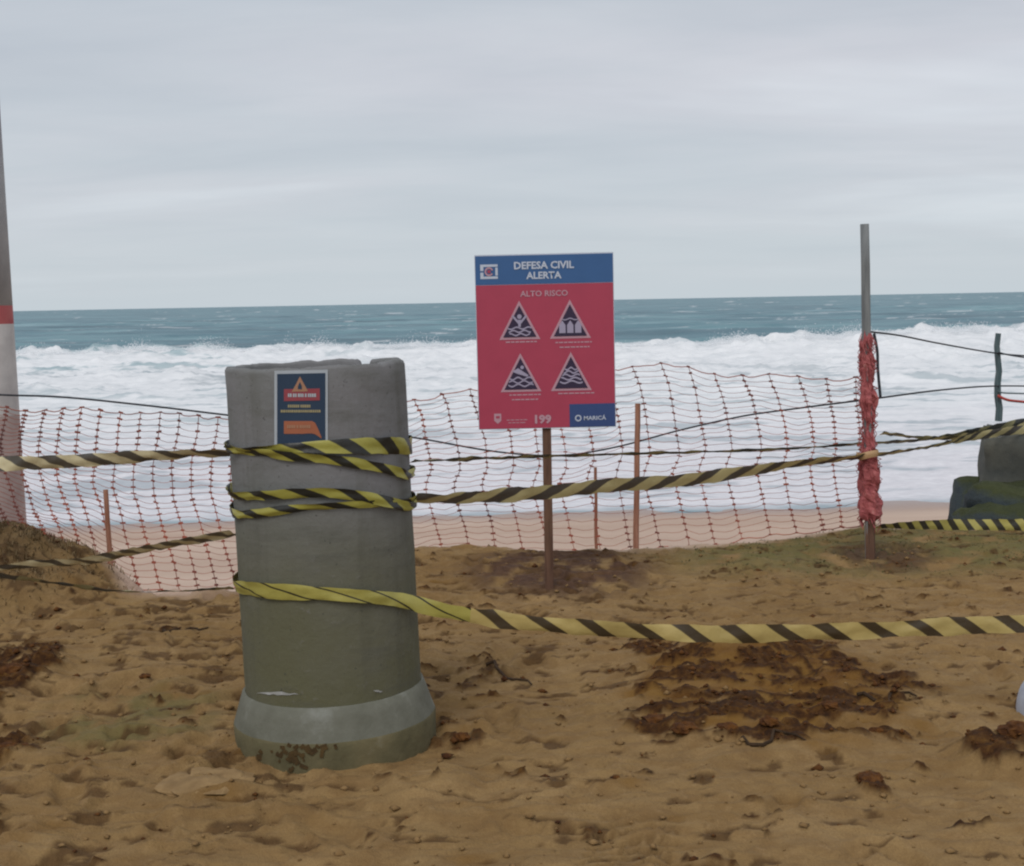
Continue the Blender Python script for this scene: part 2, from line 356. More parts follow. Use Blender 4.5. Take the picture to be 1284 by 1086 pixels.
P = np.stack([px_, cr-rng.uniform(-.6, 2.5, n), zz], -1)
tag(blobs('sea_spray', P, rng.uniform(.012, .034, n), M_foam), 'white spray thrown up along the crest of the breaking wave', 'spray', kind='stuff')

# ------------------------------------------------------------------ MATERIALS FOR THINGS
def wood(name, c1, c2): return simple(name, c1, c2, 14, .85, .003, .2, (3, 3, .25))
M_greywood = wood('weathered_grey_wood', (.15, .16, .165), (.26, .27, .27))
M_brownwood = wood('brown_wood', (.09, .05, .035), (.18, .10, .065))
M_redwood = wood('reddish_stake_wood', (.27, .12, .075), (.42, .22, .15))
M_greenwood = wood('green_grey_wood', (.06, .10, .11), (.13, .17, .18))
M_rope = simple('dark_rope', (.025, .028, .035), (.07, .075, .085), 60, .9)
M_redrope = simple('red_strap', (.38, .05, .04), (.5, .09, .07), 30, .7)
m = Mat('faded_orange_net', rough=.6); n_ = m.noise(1.3, 4, .6); z_ = m.n.new('ShaderNodeSeparateXYZ'); m.L(m.coord(), z_.inputs[0])
m.base(m.ramp(n_, [(.3, (.28, .11, .10)), (.5, (.44, .13, .09)), (.7, (.56, .19, .11))])); M_net = m.m
M_netv = simple('net_knots_dark', (.13, .05, .045), (.38, .10, .06), 1.6, .6, 0)
m = Mat('bunched_net_red', rough=.65); n_ = m.noise(30, 5, .6)
m.base(m.ramp(n_, [(.3, (.26, .06, .065)), (.6, (.44, .12, .12)), (.75, (.50, .22, .2))])); m.bump(n_, .01); M_bunch = m.m
def tape_mat(name, yel, blk, pitch, duty, slant, dirt=.3):
    m = Mat(name, rough=.42, spec=.45); t = m.n.new('ShaderNodeUVMap'); s = m.n.new('ShaderNodeSeparateXYZ'); m.L(t.outputs[0], s.inputs[0])
    ph = m.math('ADD', m.math('DIVIDE', s.outputs[0], pitch), m.math('MULTIPLY', s.outputs[1], slant))
    fr = m.math('FRACT', ph); blkm = m.ramp(fr, [(0, 0), (1-duty-.02, 0), (1-duty+.02, 1), (.98, 1), (1, 0)])
    n = m.noise(9, 5, .6); y2 = m.mix(m.ramp(n, [(.4, 0), (.75, dirt)]), yel, tuple(k*.45 for k in yel))
    m.base(m.mix(blkm, y2, blk)); m.bump(m.noise(35, 3, .5), .004, .6)
    return m.m
T_pale = tape_mat('pale_yellow_black_tape', (.66, .58, .36), (.085, .075, .06), .27, .47, .62)
T_pale2 = tape_mat('faded_yellow_black_tape', (.60, .52, .26), (.085, .075, .065), .32, .47, -.55)
T_near = tape_mat('yellow_black_tape', (.50, .385, .14), (.06, .042, .022), .178, .38, .55)
T_wrap = tape_mat('bright_yellow_black_tape', (.36, .33, .065), (.022, .022, .018), .165, .45, .5)
T_crumple = tape_mat('crumpled_yellow_tape', (.40, .355, .085), (.025, .022, .015), .20, .12, 1.0)
T_fine = tape_mat('fine_striped_tape', (.48, .42, .12), (.045, .04, .03), .118, .48, .55)
T_thin = tape_mat('twisted_dark_tape', (.34, .32, .17), (.06, .065, .065), .34, .62, -.2)

def ribbon(name, pts, widths, rolls, mat, parent=None, crink=.008, ups=None, seg=4, u0=0., seed=0):
    """a strip of film: pts in metres, width and roll per point"""
    mb = MB(); uv = []; n = len(pts); u = u0; rr = random.Random(seed)
    for i in range(n):
        p = Vector(pts[i]); t = (Vector(pts[min(i+1, n-1)])-Vector(pts[max(i-1, 0)])).normalized()
        if i: u += (p-Vector(pts[i-1])).length
        up = Vector((0, 0, 1)); up = (up-t*up.dot(t)).normalized(); nr = t.cross(up); a = R(rolls[i])
        wd = up*math.cos(a)+nr*math.sin(a); nn_ = t.cross(wd)
        for k in range(seg+1):
            v = k/seg; cr_ = crink*float(perlin(u*9+seed, v*2.2+seed*3.3, seed))
            cr_ += .05*widths[i]*math.sin(v*math.pi)
            mb.v.append(tuple(p + wd*(v-.5)*widths[i] + nn_*cr_*1.)); uv.append((u, v))
    for i in range(n-1):
        for k in range(seg):
            a = i*(seg+1)+k; mb.f.append((a, a+1, a+seg+2, a+seg+1))
    return mb.build(name, mat, parent, True, uv)
def tape_px(ctrl, n=14):
    """control points (px, py, Y, width, roll)"""
    P = [(*W(a, b, Y_), w_, r_) for a, b, Y_, w_, r_ in ctrl]; q = catmull(P, n)
    return q[:, :3], q[:, 3], q[:, 4]

# ------------------------------------------------------------------ CONCRETE PIPE standing on end
PC = G(406, 967); PIPE = Vector((PC.x, PC.y+.365, 0)); PR = .322; PH = 1.39; FR = .368
TILT = Matrix.Translation(PIPE) @ Matrix.Rotation(R(-1.45), 4, 'Y') @ Matrix.Translation(-PIPE); TI = TILT.inverted()
pipe = empty('concrete_pipe', PIPE, 'grey concrete pipe standing on end in the sand, wrapped in yellow black tape', 'concrete pipe')
m = Mat('concrete', rough=.88, spec=.25); n1_ = m.noise(2.2, 6, .6); n2_ = m.noise(30, 6, .65); n3_ = m.noise(3, 5, .6, scale=(1, 1, 5))
s = m.n.new('ShaderNodeSeparateXYZ'); m.L(m.coord(), s.inputs[0])
cb_ = m.mix(m.ramp(n1_, [(.3, 0), (.7, 1)]), (.215, .21, .218), (.165, .17, .162))
cb_ = m.mix(m.math('MULTIPLY', m.ramp(s.outputs[2], [(.15, 1), (.6, .9), (1.05, 0)]), m.ramp(n1_, [(.2, .7), (.6, 1)])), cb_, (.122, .118, .066))     # darker olive tone towards the bottom
cb_ = m.mix(m.ramp(n2_, [(.6, 0), (.75, .45)]), cb_, (.22, .215, .20)); cb_ = m.mix(m.ramp(n3_, [(.52, 0), (.7, .5)]), cb_, (.10, .10, .085))
dr = m.noise(9, 5, .6, scale=(1, 1, .07)); cb_ = m.mix(m.ramp(dr, [(.54, 0), (.72, .4)]), cb_, (.085, .083, .062))
pit = m.noise(75, 2, .5); cb_ = m.mix(m.ramp(pit, [(.68, 0), (.74, .6)]), cb_, (.05, .05, .045))
m.base(cb_); m.bump(m.math('ADD', n2_, m.math('MULTIPLY', n3_, .6)), .004, .9); M_conc = m.m
m = Mat('skylit_concrete', rough=.85); a = m.noise(5, 6, .65); m.base(m.ramp(a, [(.3, (.11, .11, .082)), (.55, (.158, .158, .125)), (.72, (.25, .255, .225))])); m.bump(m.noise(40, 4, .6), .003); M_shoulder = m.m  # paler: skylight on the sloping collar top put into the colour
m = Mat('stained_concrete', rough=.9); a = m.noise(6, 6, .65)
m.base(m.ramp(a, [(.3, (.10, .088, .045)), (.5, (.135, .118, .062)), (.62, (.16, .135, .07)), (.8, (.24, .22, .15))])); m.bump(m.noise(30, 4, .6), .004); M_foot = m.m
def ring_body(prof, name, mat, notch=None, wob=.002, n=160):
    mb = MB(); k = len(prof)
    for i in range(n):
        a = 2*math.pi*i/n
        for j, (r, z) in enumerate(prof):
            rr = r + wob*float(fbm(np.array(a*3.), np.array(z*4.+r*20), 3, 5))
            if z > PH-.03:
                z = z + .006*float(perlin(np.array(a*3.1), np.array(2.2), 3)) + .004*float(perlin(np.array(a*11.), np.array(4.2), 3))
                if notch: z -= .044*float(sstep(.135, .07, abs(a-notch)))*(1 if z > PH-.02 else 0)
            mb.v.append((PIPE.x+rr*math.cos(a), PIPE.y+rr*math.sin(a), z))
    for i in range(n):
        for j in range(k):
            if j == k-1: continue
            a, b = i*k+j, ((i+1) % n)*k+j; mb.f.append((a, b, b+1, a+1))
    mb.v = [tuple(TILT @ Vector(v)) for v in mb.v]; o = mb.build(name, mat, pipe, True); return o
zs = [.20, .24, .3, .4, .5, .6, .7, .8, .9, 1., 1.1, 1.2, 1.3, PH-.012]
nd_ = ray(468, 455); ang = math.acos(max(-1, min(1, (W(476, 455, PIPE.y+.3).x-PIPE.x)/PR)))
ring_body([(PR, z) for z in zs]+[(PR-.006, PH), (PR-.04, PH), (PR-.045, PH-.01)]+[(PR-.045, z) for z in (1.3, 1.0, .6, .2, .0)], 'barrel', M_conc, notch=ang)
ring_body([(PR+.001, .212), (PR+.010, .205), (PR+.022, .17), (FR-.004, .108), (FR, .098)], 'collar_shoulder', M_shoulder, wob=.003)
ring_body([(FR, .098), (FR+.003, .09), (FR+.001, .05), (FR, 0), (FR, -.08)], 'collar_foot', M_foot, wob=.003)
# clinging mud and lime marks on the collar
def on_cyl(px, py, r):
    d = TI.to_3x3() @ ray(px, py); o_ = TI @ O; ax, ay = o_.x-PIPE.x, o_.y-PIPE.y; A = d.x**2+d.y**2; B = 2*(ax*d.x+ay*d.y); Cc = ax*ax+ay*ay-r*r
    D = B*B-4*A*Cc; 
    if D < 0: D = 0
    t = (-B-math.sqrt(D))/(2*A); return TILT @ (o_+d*t)
def patch_on_cyl(name, mat, outline, r, parent, n=1):
    """thin patch bent round the pipe; outline in photo points, fanned from a strip of columns"""
    mb = MB(); mb.v = []; cols = outline   # list of (px, ytop, ybot)
    for (x_, yt, yb) in cols: mb.v += [tuple(on_cyl(x_, yt, r)), tuple(on_cyl(x_, yb, r))]
    for i in range(len(cols)-1): a = 2*i; mb.f.append((a, a+1, a+3, a+2))
    return mb.build(name, mat, parent)
M_lime = simple('lime_mark', (.30, .30, .28), (.42, .42, .41), 30, .9)
M_mud = simple('wet_mud', (.05, .03, .012), (.10, .062, .022), 20, .9, .004)
def scuff(x0, x1, y, h, seed):
    rr = random.Random(seed); cols = []; n = 10
    for i in range(n+1):
        t = i/n; hw = h*math.sin(math.pi*min(max(t, .04), .96))*rr.uniform(.5, 1); x_ = x0+(x1-x0)*t; yy = y+rr.uniform(-.6, .6)+t*1.5
        cols.append((x_, yy-hw/2, yy+hw/2))
    return cols
patch_on_cyl('lime_scuff', M_lime, scuff(322, 374, 869, 5, 1), PR+.004, pipe)
patch_on_cyl('lime_scuff', M_lime, scuff(468, 480, 866, 3, 2), PR+.004, pipe)
mb = MB()
for k in range(42):
    x_ = 345+random.gauss(28, 20); y_ = 934+abs(random.gauss(8, 9)); p = on_cyl(x_, y_, FR+.002)
    for _ in range(1): mb.box(p, (random.uniform(.008, .03), .008, random.uniform(.006, .02)), Matrix.Rotation(random.uniform(0, 3), 3, 'Y'))
tag(mb.build('mud_splash', M_mud, pipe), kind='stuff')

# poster stuck to the pipe
poster = empty('warning_poster', on_cyl(377, 558, PR), 'small dark blue notice with white border stuck on the concrete pipe', 'poster')
def flatmat(name, c, rough=.5): m = Mat(name, c, rough, .4); n = m.noise(12, 4, .6); m.base(m.mix(m.ramp(n, [(.4, 0), (.8, .25)]), c, tuple(k*.7 for k in c))); return m.m
P_white = flatmat('print_white', (.42, .46, .50)); P_navy = flatmat('print_navy', (.022, .045, .085)); P_red = flatmat('print_red', (.30, .055, .07))
P_orange = flatmat('print_orange', (.36, .12, .06)); P_cream = flatmat('print_cream', (.35, .30, .16)); P_tan = flatmat('print_tan', (.38, .20, .12))
def strip(x0, x1, yt, yb, n=8): return [(x0+(x1-x0)*i/n, yt-.02*(x1-x0)*i/n, yb-.02*(x1-x0)*i/n) for i in range(n+1)]
R0 = PR+.0035
patch_on_cyl('sheet', P_white, strip(344, 411, 465, 560), R0, poster)
patch_on_cyl('printed_field', P_navy, strip(347.5, 408, 469, 558), R0+.0012, poster)
patch_on_cyl('red_banner', P_red, strip(356, 401, 488, 503), R0+.0024, poster)
patch_on_cyl('warning_triangle', P_tan, [(366, 491, 491.5), (371, 482, 491), (376, 472, 491), (381, 481, 491), (386, 490, 490.8)], R0+.0036, poster)
patch_on_cyl('triangle_symbol', P_navy, [(373.5, 484.5, 488), (376, 479, 488), (378.5, 484.5, 488)], R0+.0048, poster)
def txt_bits(y, x0, x1, h, mat, name, rad):
    mb = MB(); x_ = x0; i = 0
    while x_ < x1-1.5:
        w_ = random.uniform(1.6, 2.6)
        a, b, c2, d2 = on_cyl(x_, y, rad), on_cyl(x_+w_, y, rad), on_cyl(x_+w_, y+h, rad), on_cyl(x_, y+h, rad)
        mb.add([a, b, c2, d2], [(0, 3, 2, 1)]); x_ += w_+random.choice((.55, .55, .7, 1.6))
    mb.build(name, mat, poster)
txt_bits(493.5, 361, 397, 4.4, P_white, 'banner_text', R0+.0036)
txt_bits(507.5, 361, 392, 3.6, P_cream, 'text_line', R0+.0024); txt_bits(514, 352, 404, 3.2, P_cream, 'text_line', R0+.0024)
patch_on_cyl('orange_panel', P_orange, [(356, 528, 544), (362, 528, 544), (368, 528, 544), (374, 528, 544), (380, 528, 544), (386, 528, 543.5), (391, 528, 543.5), (395, 530, 544.5), (399, 538, 547), (403, 548, 550)], R0+.0024, poster)
txt_bits(533, 360, 390, 4, P_tan, 'panel_text', R0+.0036)

# ------------------------------------------------------------------ BARRIER TAPES
def cyl_pts(ctrl, r, ends=(1, 1)):   # (px, py, width, roll) on pipe surface
    P = [(*on_cyl(a, b, r), w_, r_) for a, b, w_, r_ in ctrl]
    def turn(row, deg, dz):      # carry the band on round the back
        l_ = TI @ Vector(row[:3]); a = math.atan2(l_.y-PIPE.y, l_.x-PIPE.x)+R(deg)
        return (*(TILT @ Vector((PIPE.x+r*math.cos(a), PIPE.y+r*math.sin(a), l_.z+dz))), row[3], row[4])
    if ends[0]: P = [turn(P[0], -70, .01), turn(P[0], -45, .005), turn(P[0], -20, 0)] + P
    if ends[1]: P = P + [turn(P[-1], 20, 0), turn(P[-1], 45, -.005), turn(P[-1], 70, -.01)]
    return P
def go(name, P, mat, label, n=12, **kw):
    """one tape: P rows (x,y,z,width,roll)"""
    q = catmull(P, n)
    sd_ = kw.get('seed', 0); arc = np.concatenate([[0], np.cumsum(np.linalg.norm(np.diff(q[:, :3], axis=0), axis=1))])
    q[:, 3] *= 1+.22*perlin(arc*5.3+sd_*7, arc*0+sd_, 3)+.10*perlin(arc*17+sd_, arc*0, 4)      # gathered and creased film
    q[:, 4] += 16*perlin(arc*3.1+sd_*5, arc*0+sd_, 6)
    # keep the strip outside the pipe
    for k in range(len(q)):
        l_ = TI @ Vector(q[k, :3]); dx_, dy_ = l_.x-PIPE.x, l_.y-PIPE.y; dd = math.hypot(dx_, dy_)
        if dd < PR+.008 and l_.z > .22: f_ = (PR+.009)/dd; q[k, :3] = TILT @ Vector((PIPE.x+dx_*f_, PIPE.y+dy_*f_, l_.z))
    o = ribbon(name, q[:, :3], q[:, 3], q[:, 4], mat, None, **kw)
    return tag(o, label, 'barrier tape', 'barrier tapes strung round the closed ground')
def wp(px, py, Y_, w_, r_): return (*W(px, py, Y_), w_, r_)
# upper tape from the left, then round the pipe as its top band
P = [wp(-90, 592, 6.2, .07, 10), wp(0, 582, 5.95, .068, 10), wp(60, 580, 5.75, .062, 15), wp(130, 576, 5.5, .056, 20), wp(200, 571, 5.25, .05, 35), wp(262, 568, 5.02, .05, 62), wp(287, 567, 4.95, .045, 62)]
go('barrier_tape', P, T_pale, 'pale tape running from the left edge at mid height to the pipe', seed=1)
P = cyl_pts([(290, 563, .03, 30), (310, 565, .03, 30), (345, 563, .035, 20), (380, 561, .036, 10), (420, 560, .042, 0), (460, 559, .056, 0), (495, 559, .060, 0), (513, 560, .060, 0)], PR+.010)
go('barrier_tape', P, T_wrap, 'topmost tape band round the concrete pipe, just under the notice', seed=2)
P = cyl_pts([(292, 566, .025, 20), (330, 568, .03, 25), (370, 573, .032, 25), (420, 577, .034, 20), (470, 585, .034, 5), (500, 592, .034, 0), (512, 596, .032, 0)], PR+.014)
go('barrier_tape', P, T_wrap, 'second tape band of the pipe, slanting down to the right below the top band', seed=3, u0=.05)
P = cyl_pts([(297, 622, .032, 20), (330, 621, .034, 20), (370, 619, .034, 10), (410, 618, .038, 10), (450, 622, .040, 0), (485, 629, .036, 0), (514, 635, .032, 0)], PR+.016)
go('barrier_tape', P, T_wrap, 'black yellow band round the middle of the pipe, bowing upward', seed=4, u0=.02)
P = cyl_pts([(298, 645, .03, 10), (330, 643, .032, 10), (370, 638, .03, 20), (410, 635, .03, 20), (450, 633, .028, 20), (485, 631, .026, 20), (514, 629, .03, 10)], PR+.012)
go('barrier_tape', P, T_wrap, 'thin band on the pipe crossing under the bowed middle band', seed=5, u0=.08)
# middle tape from the pipe to the right pole and the concrete block
P = [wp(517, 625, 4.95, .045, 30), wp(560, 625, 5.15, .05, 35), wp(630, 621, 5.5, .062, 20), wp(700, 616, 5.8, .066, 20), wp(760, 609, 6.1, .07, 20), wp(850, 603, 6.6, .07, 20), wp(930, 592, 7.0, .07, 25),
     wp(1010, 580, 7.5, .06, 40), wp(1085, 572, 7.97, .05, 50), wp(1160, 561, 8.6, .045, 55), wp(1215, 549, 9.4, .06, 30), wp(1270, 540, 9.9, .07, 10), wp(1330, 536, 10.3, .07, 10)]
go('barrier_tape', P, T_pale2, 'long pale tape from the pipe across the sign post to the tall pole', seed=6)
P = [wp(516, 578, 5.0, .03, 62), wp(580, 576, 5.4, .03, 62), wp(690, 572, 6.3, .03, 62), wp(790, 569, 7.0, .032, 58), wp(900, 566, 7.6, .034, 60), wp(1000, 562, 8.0, .034, 62), wp(1080, 556, 8.25, .035, 58), wp(1150, 552, 8.9, .05, 58), wp(1210, 543, 9.6, .06, 40), wp(1284, 530, 10.1, .07, 20), wp(1340, 524, 10.4, .07, 10)]
go('barrier_tape', P, T_thin, 'narrow twisted tape just above the long pale tape, passing behind the sign post', seed=7)
P = [wp(1105, 543, 8.4, .04, 60), wp(1150, 548, 8.9, .04, 60), wp(1195, 549, 9.4, .05, 50), wp(1230, 543, 9.8, .07, 20), wp(1260, 536, 10., .07, 10), wp(1284, 534, 10.1, .08, 10), wp(1330, 532, 10.4, .07, 10)]
go('barrier_tape', P, T_pale2, 'loose tape end bunched over the top of the grey block', seed=8, u0=.1)
# low tapes
P = [wp(-80, 722, 6.6, .06, 30), wp(0, 713, 6.6, .05, 40), wp(40, 707, 6.55, .05, 40), wp(75, 706, 6.5, .05, 35), wp(110, 703, 6.3, .05, 40), wp(145, 696, 6.1, .05, 50), wp(190, 687, 5.7, .045, 50), wp(240, 678, 5.3, .045, 50), wp(293, 668, 4.95, .04, 55)]
go('barrier_tape', P, T_pale, 'low tape rising from the weedy mound past the stake to the pipe', seed=9)
P = [wp(-60, 716, 6.0, .05, 50), wp(0, 722, 5.9, .05, 50), wp(50, 728, 5.8, .05, 55), wp(90, 734, 5.7, .045, 60), wp(150, 741, 5.5, .03, 70), wp(230, 741, 5.2, .025, 75), wp(292, 736, 4.93, .03, 60)]
go('barrier_tape', P, T_thin, 'lowest tape on the left, hanging just over the sand into the pipe', seed=10)
P = cyl_pts([(298, 736, .042, 10), (320, 739, .054, 0), (350, 742, .056, 10), (390, 744, .050, 10), (430, 746, .044, 0), (470, 749, .048, 0), (505, 753, .052, 0)], PR+.014, (1, 0)) + \
    [wp(540, 762, 4.78, .055, 0), wp(590, 772, 4.74, .057, 5), wp(650, 780, 4.72, .057, 5), wp(720, 786, 4.72, .06, 5), wp(800, 791, 4.75, .06, 5), wp(900, 795, 4.8, .064, 0), wp(1000, 793, 4.86, .064, 5), wp(1100, 790, 4.9, .064, 5), wp(1200, 785, 4.95, .066, 0), wp(1290, 782, 5., .066, 0), wp(1400, 778, 5.05, .066, 0)]
q_ = catmull(P, 12)
go('barrier_tape', P[:12], T_crumple, 'crumpled yellow band round the lower pipe, trailing off to the right', seed=11)
go('barrier_tape', P[11:], T_near, 'wide sagging striped tape in front of the dark soil patch', seed=12)
P = [wp(1100, 660, 8.1, .04, 50), wp(1125, 659, 8.2, .05, 30), wp(1170, 658, 8.35, .065, 10), wp(1230, 658, 8.5, .07, 0), wp(1290, 658, 8.6, .072, 0), wp(1370, 657, 8.8, .072, 0)]
go('barrier_tape', P, T_fine, 'finely striped tape running right from the foot of the tall pole', seed=13)

# ------------------------------------------------------------------ SIGN
SY = 7.45; base = G(689, 737, .05)
base.z = g1(base.x, base.y)
SY = base.y
sign = empty('warning_sign', base, 'red and blue civil defence warning sign on a single wooden post', 'sign')
mb = MB(); pt = W(685, 520, SY+.02); mb.tube([Vector((base.x, base.y+.02, base.z-.25)), Vector((base.x, base.y+.02, base.z+.4)), Vector((pt.x, SY+.02, pt.z+.8))], .033, 4)
mb.build('post', M_brownwood, sign)
A = W(595.5, 319, SY-.02); B = W(770.5, 317, SY-.02); Cc = W(599.5, 537, SY-.02); D = W(771, 537, SY-.02)
ox = (A+Cc)/2; cen = (A+B+Cc+D)/4; SW = ((B-A).length+(D-Cc).length)/2; SH = ((Cc-A).length+(D-B).length)/2
SM = Matrix.Translation(cen) @ Matrix.Rotation(R(-.25), 4, 'Y')
def sp(u, v, dz=0): # u,v in photo pixels from board's top-left (175 x 220)
    return SM @ Vector(((u/175-.5)*SW, -dz, (.5-v/220)*SH))
S_red = flatmat('sign_red', (.43, .055, .10), .45); S_blue = flatmat('sign_blue', (.045, .125, .30), .45); S_navy = flatmat('sign_navy', (.04, .075, .21), .45)
S_pink = flatmat('sign_pink_white', (.52, .30, .36)); S_black = flatmat('sign_black', (.035, .022, .055)); S_white = flatmat('sign_white', (.55, .60, .70)); S_grey = flatmat('sign_pictogram_grey', (.38, .34, .46))
mb = MB(); mb.box((0, .004, 0), (SW, .006, SH)); mb.v = [tuple(SM @ Vector(v)) for v in mb.v]; mb.build('board', S_white, sign)
def poly(name, pts, mat, dz, parent=sign):
    mb = MB(); mb.add([sp(u, v, dz) for u, v in pts], [tuple(range(len(pts)))[::-1]]); return mb.build(name, mat, parent)
def rect(u0, v0, u1, v1): return [(u0, v0), (u1, v0), (u1, v1), (u0, v1)]
poly('red_field', rect(.8, 38, 174.2, 219.3), S_red, .0005); poly('blue_header', rect(.8, 1.5, 174.2, 37.5), S_blue, .0005)
poly('blue_footer', rect(116, 190, 174.2, 219.3), S_navy, .002)
def text(s, u, v, size, mat, name='lettering', dz=.0035, wx=1., bold=.0):
    cu = bpy.data.curves.new('t', 'FONT'); cu.body = s; cu.size = 1; cu.align_x = 'CENTER'; cu.offset = bold; cu.resolution_u = 2
    ob = bpy.data.objects.new('t', cu); C.objects.link(ob); dg = bpy.context.evaluated_depsgraph_get(); me = bpy.data.meshes.new_from_object(ob.evaluated_get(dg))
    bpy.data.objects.remove(ob); k = size/220*SH
    for vv in me.vertices:
        p = sp(u, v, dz); vv.co = p + SM.to_3x3() @ Vector((vv.co.x*k*wx, 0, vv.co.y*k))
    me.materials.clear(); me.materials.append(mat); me.name = name
    o = bpy.data.objects.new(name, me); C.objects.link(o); o.parent = sign; o.matrix_parent_inverse = Matrix.Translation(sign.location).inverted(); return o
text('DEFESA CIVIL', 87, 18.5, 12.5, S_white, bold=.03, wx=1.02); text('ALERTA', 87, 31, 12, S_white, bold=.03, wx=1.02)
text('ALTO RISCO', 87, 53, 10, S_pink, bold=.02, wx=1.05)
text('199', 81, 213, 14, S_pink, bold=.05, wx=1.1); text('MARICÁ', 148, 210.5, 7, S_white, bold=.02, wx=1.1)
# crest at top left: white frame with red swirl
mb = MB()
for a_, b_, c_, d_ in ((7, 12, 29, 15), (7, 27, 29, 30), (7, 15, 11, 20), (7, 22, 11, 27), (26, 16, 29, 26)): 
    mb.add([sp(u, v, .002) for u, v in rect(a_, b_, c_, d_)], [(3, 2, 1, 0)])
mb.build('crest_frame', S_white, sign)
def ringp(cu, cv, r0, r1, a0, a1, n=14):
    mb = MB()
    for i in range(n+1):
        a = R(a0+(a1-a0)*i/n); mb.v += [tuple(sp(cu+r0*math.cos(a), cv-r0*math.sin(a), .0035)), tuple(sp(cu+r1*math.cos(a), cv-r1*math.sin(a), .0035))]
    for i in range(n): a = 2*i; mb.f.append((a, a+1, a+3, a+2))
    return mb
ringp(18, 21, 3.6, 5.6, 20, 330).build('crest_swirl', S_pink, sign); poly('crest_centre', [(18+2.2*math.cos(R(k)), 21+2.2*math.sin(R(k))) for k in range(0, 360, 45)], S_red, .0035)
ringp(127, 208, 2.6, 4.2, 0, 360).build('footer_emblem', S_white, sign)
poly('footer_crest', [(20, 200), (29, 200), (29, 209), (24.5, 213), (20, 209)], S_pink, .002); poly('footer_crest_core', [(22.5, 203), (27, 203), (27, 206), (22.5, 206)], S_red, .0035)
def lines(L_):
    for (u0, u1, v, th) in L_:
        mb = MB(); u = u0
        while u < u1-1:
            w_ = random.uniform(3, 7); w_ = min(w_, u1-u); mb.add([sp(a, b, .002) for a, b in rect(u, v, u+w_, v+th)], [(3, 2, 1, 0)]); u += w_+1.0
        mb.build('caption_line', S_pink, sign)
lines([(37, 78, 109, 1.6), (100, 146, 111, 1.5), (105, 143, 117, 1.5), (40, 80, 176, 1.5), (43, 78, 182, 1.5), (102, 148, 175.5, 1.5), (36, 62, 208, 1.0), (38, 60, 211.5, 1.0)])
def wavep(u0, u1, v, amp, th, ph, mat, name, nper=2.):
    mb = MB(); n = 16
    for i in range(n+1):
        t = i/n; vv = v+amp*math.sin(2*math.pi*nper*t+ph); mb.v += [tuple(sp(u0+(u1-u0)*t, vv-th/2, .0065)), tuple(sp(u0+(u1-u0)*t, vv+th/2, .0065))]
    for i in range(n): a = 2*i; mb.f.append((a, a+1, a+3, a+2))
    mb.build(name, mat, sign)
for k, (cu, cv, h_) in enumerate(((55, 59, 47), (119, 59, 47), (55, 125, 47), (119, 125, 47))):
    hw = 26; o_ = poly('warning_triangle', [(cu, cv-1), (cu+hw, cv+h_+.8), (cu-hw, cv+h_+.8)], S_pink, .002)
    poly('triangle_field', [(cu, cv+5), (cu+hw-5, cv+h_-2.2), (cu-hw+5, cv+h_-2.2)], S_black, .0045)
    if k == 0:
        poly('bather_head', [(cu+3*math.cos(R(a)), cv+19+3*math.sin(R(a))) for a in range(0, 360, 40)], S_grey, .0065)
        poly('bather_body', [(cu-2, cv+23), (cu+2, cv+23), (cu+1.5, cv+32), (cu-1.5, cv+32)], S_grey, .0065)
        for s1 in (-1, 1): poly('bather_arm', [(cu+s1*1, cv+25), (cu+s1*8, cv+17), (cu+s1*9.5, cv+19), (cu+s1*2, cv+28)][::s1], S_grey, .0068)
        for q in range(3): wavep(cu-15+q, cu+15-q, cv+33.5+q*4, 1.3, 1.8, q*2, S_grey, 'wave_mark')
    elif k == 1:
        for q in range(3): poly('house_mark', [(cu-14+q*10, cv+31), (cu-10+q*10, cv+25), (cu-6+q*10, cv+31), (cu-6+q*10, cv+41), (cu-14+q*10, cv+41)], S_grey, .0065)
        wavep(cu-10, cu+10, cv+23.5, 1., 1.4, 0, S_grey, 'roof_line', 1.5)
    elif k == 2:
        poly('swimmer_body', [(cu-11, cv+22), (cu-3, cv+18), (cu+10, cv+27), (cu+8, cv+29), (cu-4, cv+25)], S_grey, .0065)
        poly('swimmer_head', [(cu+2+2.4*math.cos(R(a)), cv+17+2.4*math.sin(R(a))) for a in range(0, 360, 45)], S_grey, .0065)
        for q in range(3): wavep(cu-14-q, cu+14+q, cv+31+q*4.3, 1.6, 1.9, 3*q, S_grey, 'wave_mark')
    else:
        for q in range(5): wavep(cu-8-q*1.6, cu+8+q*1.6, cv+20+q*4.2, 1.5, 2., 1.5*q, S_grey, 'wave_mark', 1.5)

# ------------------------------------------------------------------ POLES AND STAKES
def stake(name, bot, top, Yb, rad, mat, label, grp=None, sides=7, jag=True):
    b = W(*bot, Yb); t = W(*top, Yb); g = g1(b.x, b.y); root = Vector((b.x, b.y, min(b.z, g)))
    mb = MB(); n = 9; pts = []
    low = Vector((b.x, b.y, b.z)) + (b-t).normalized()*max(.2, (b.z-g)+.2)
    for i in range(n+1):
        k = i/n; p = low.lerp(t, k); p += Vector((float(perlin(np.array(k*3.+bot[0]), np.array(1.), 3)), float(perlin(np.array(k*3.+bot[0]), np.array(5.), 3)), 0))*.006; pts.append(p)
    mb.tube(pts, [rad*(1-.12*i/n) for i in range(n+1)], sides)
    return mb, root
def single_stake(name, *a, **k):
    mb, root = stake(name, *a, **k); o = mb.build(name, a[4]); o.data.transform(Matrix.Translation(-root)); o.location = root
    tag(o, a[5], k.get('cat', 'stake'), k.get('grp')); return o
single_stake('wooden_stake', (797, 690), (799.5, 506), 8.85, .021, M_redwood, 'tall reddish stake in the net, right of the sign', grp='stakes holding the net')
single_stake('wooden_stake', (748, 690), (746.5, 586), 8.95, .012, M_redwood, 'thin short stake in the net between the sign and the taller stake', grp='stakes holding the net')
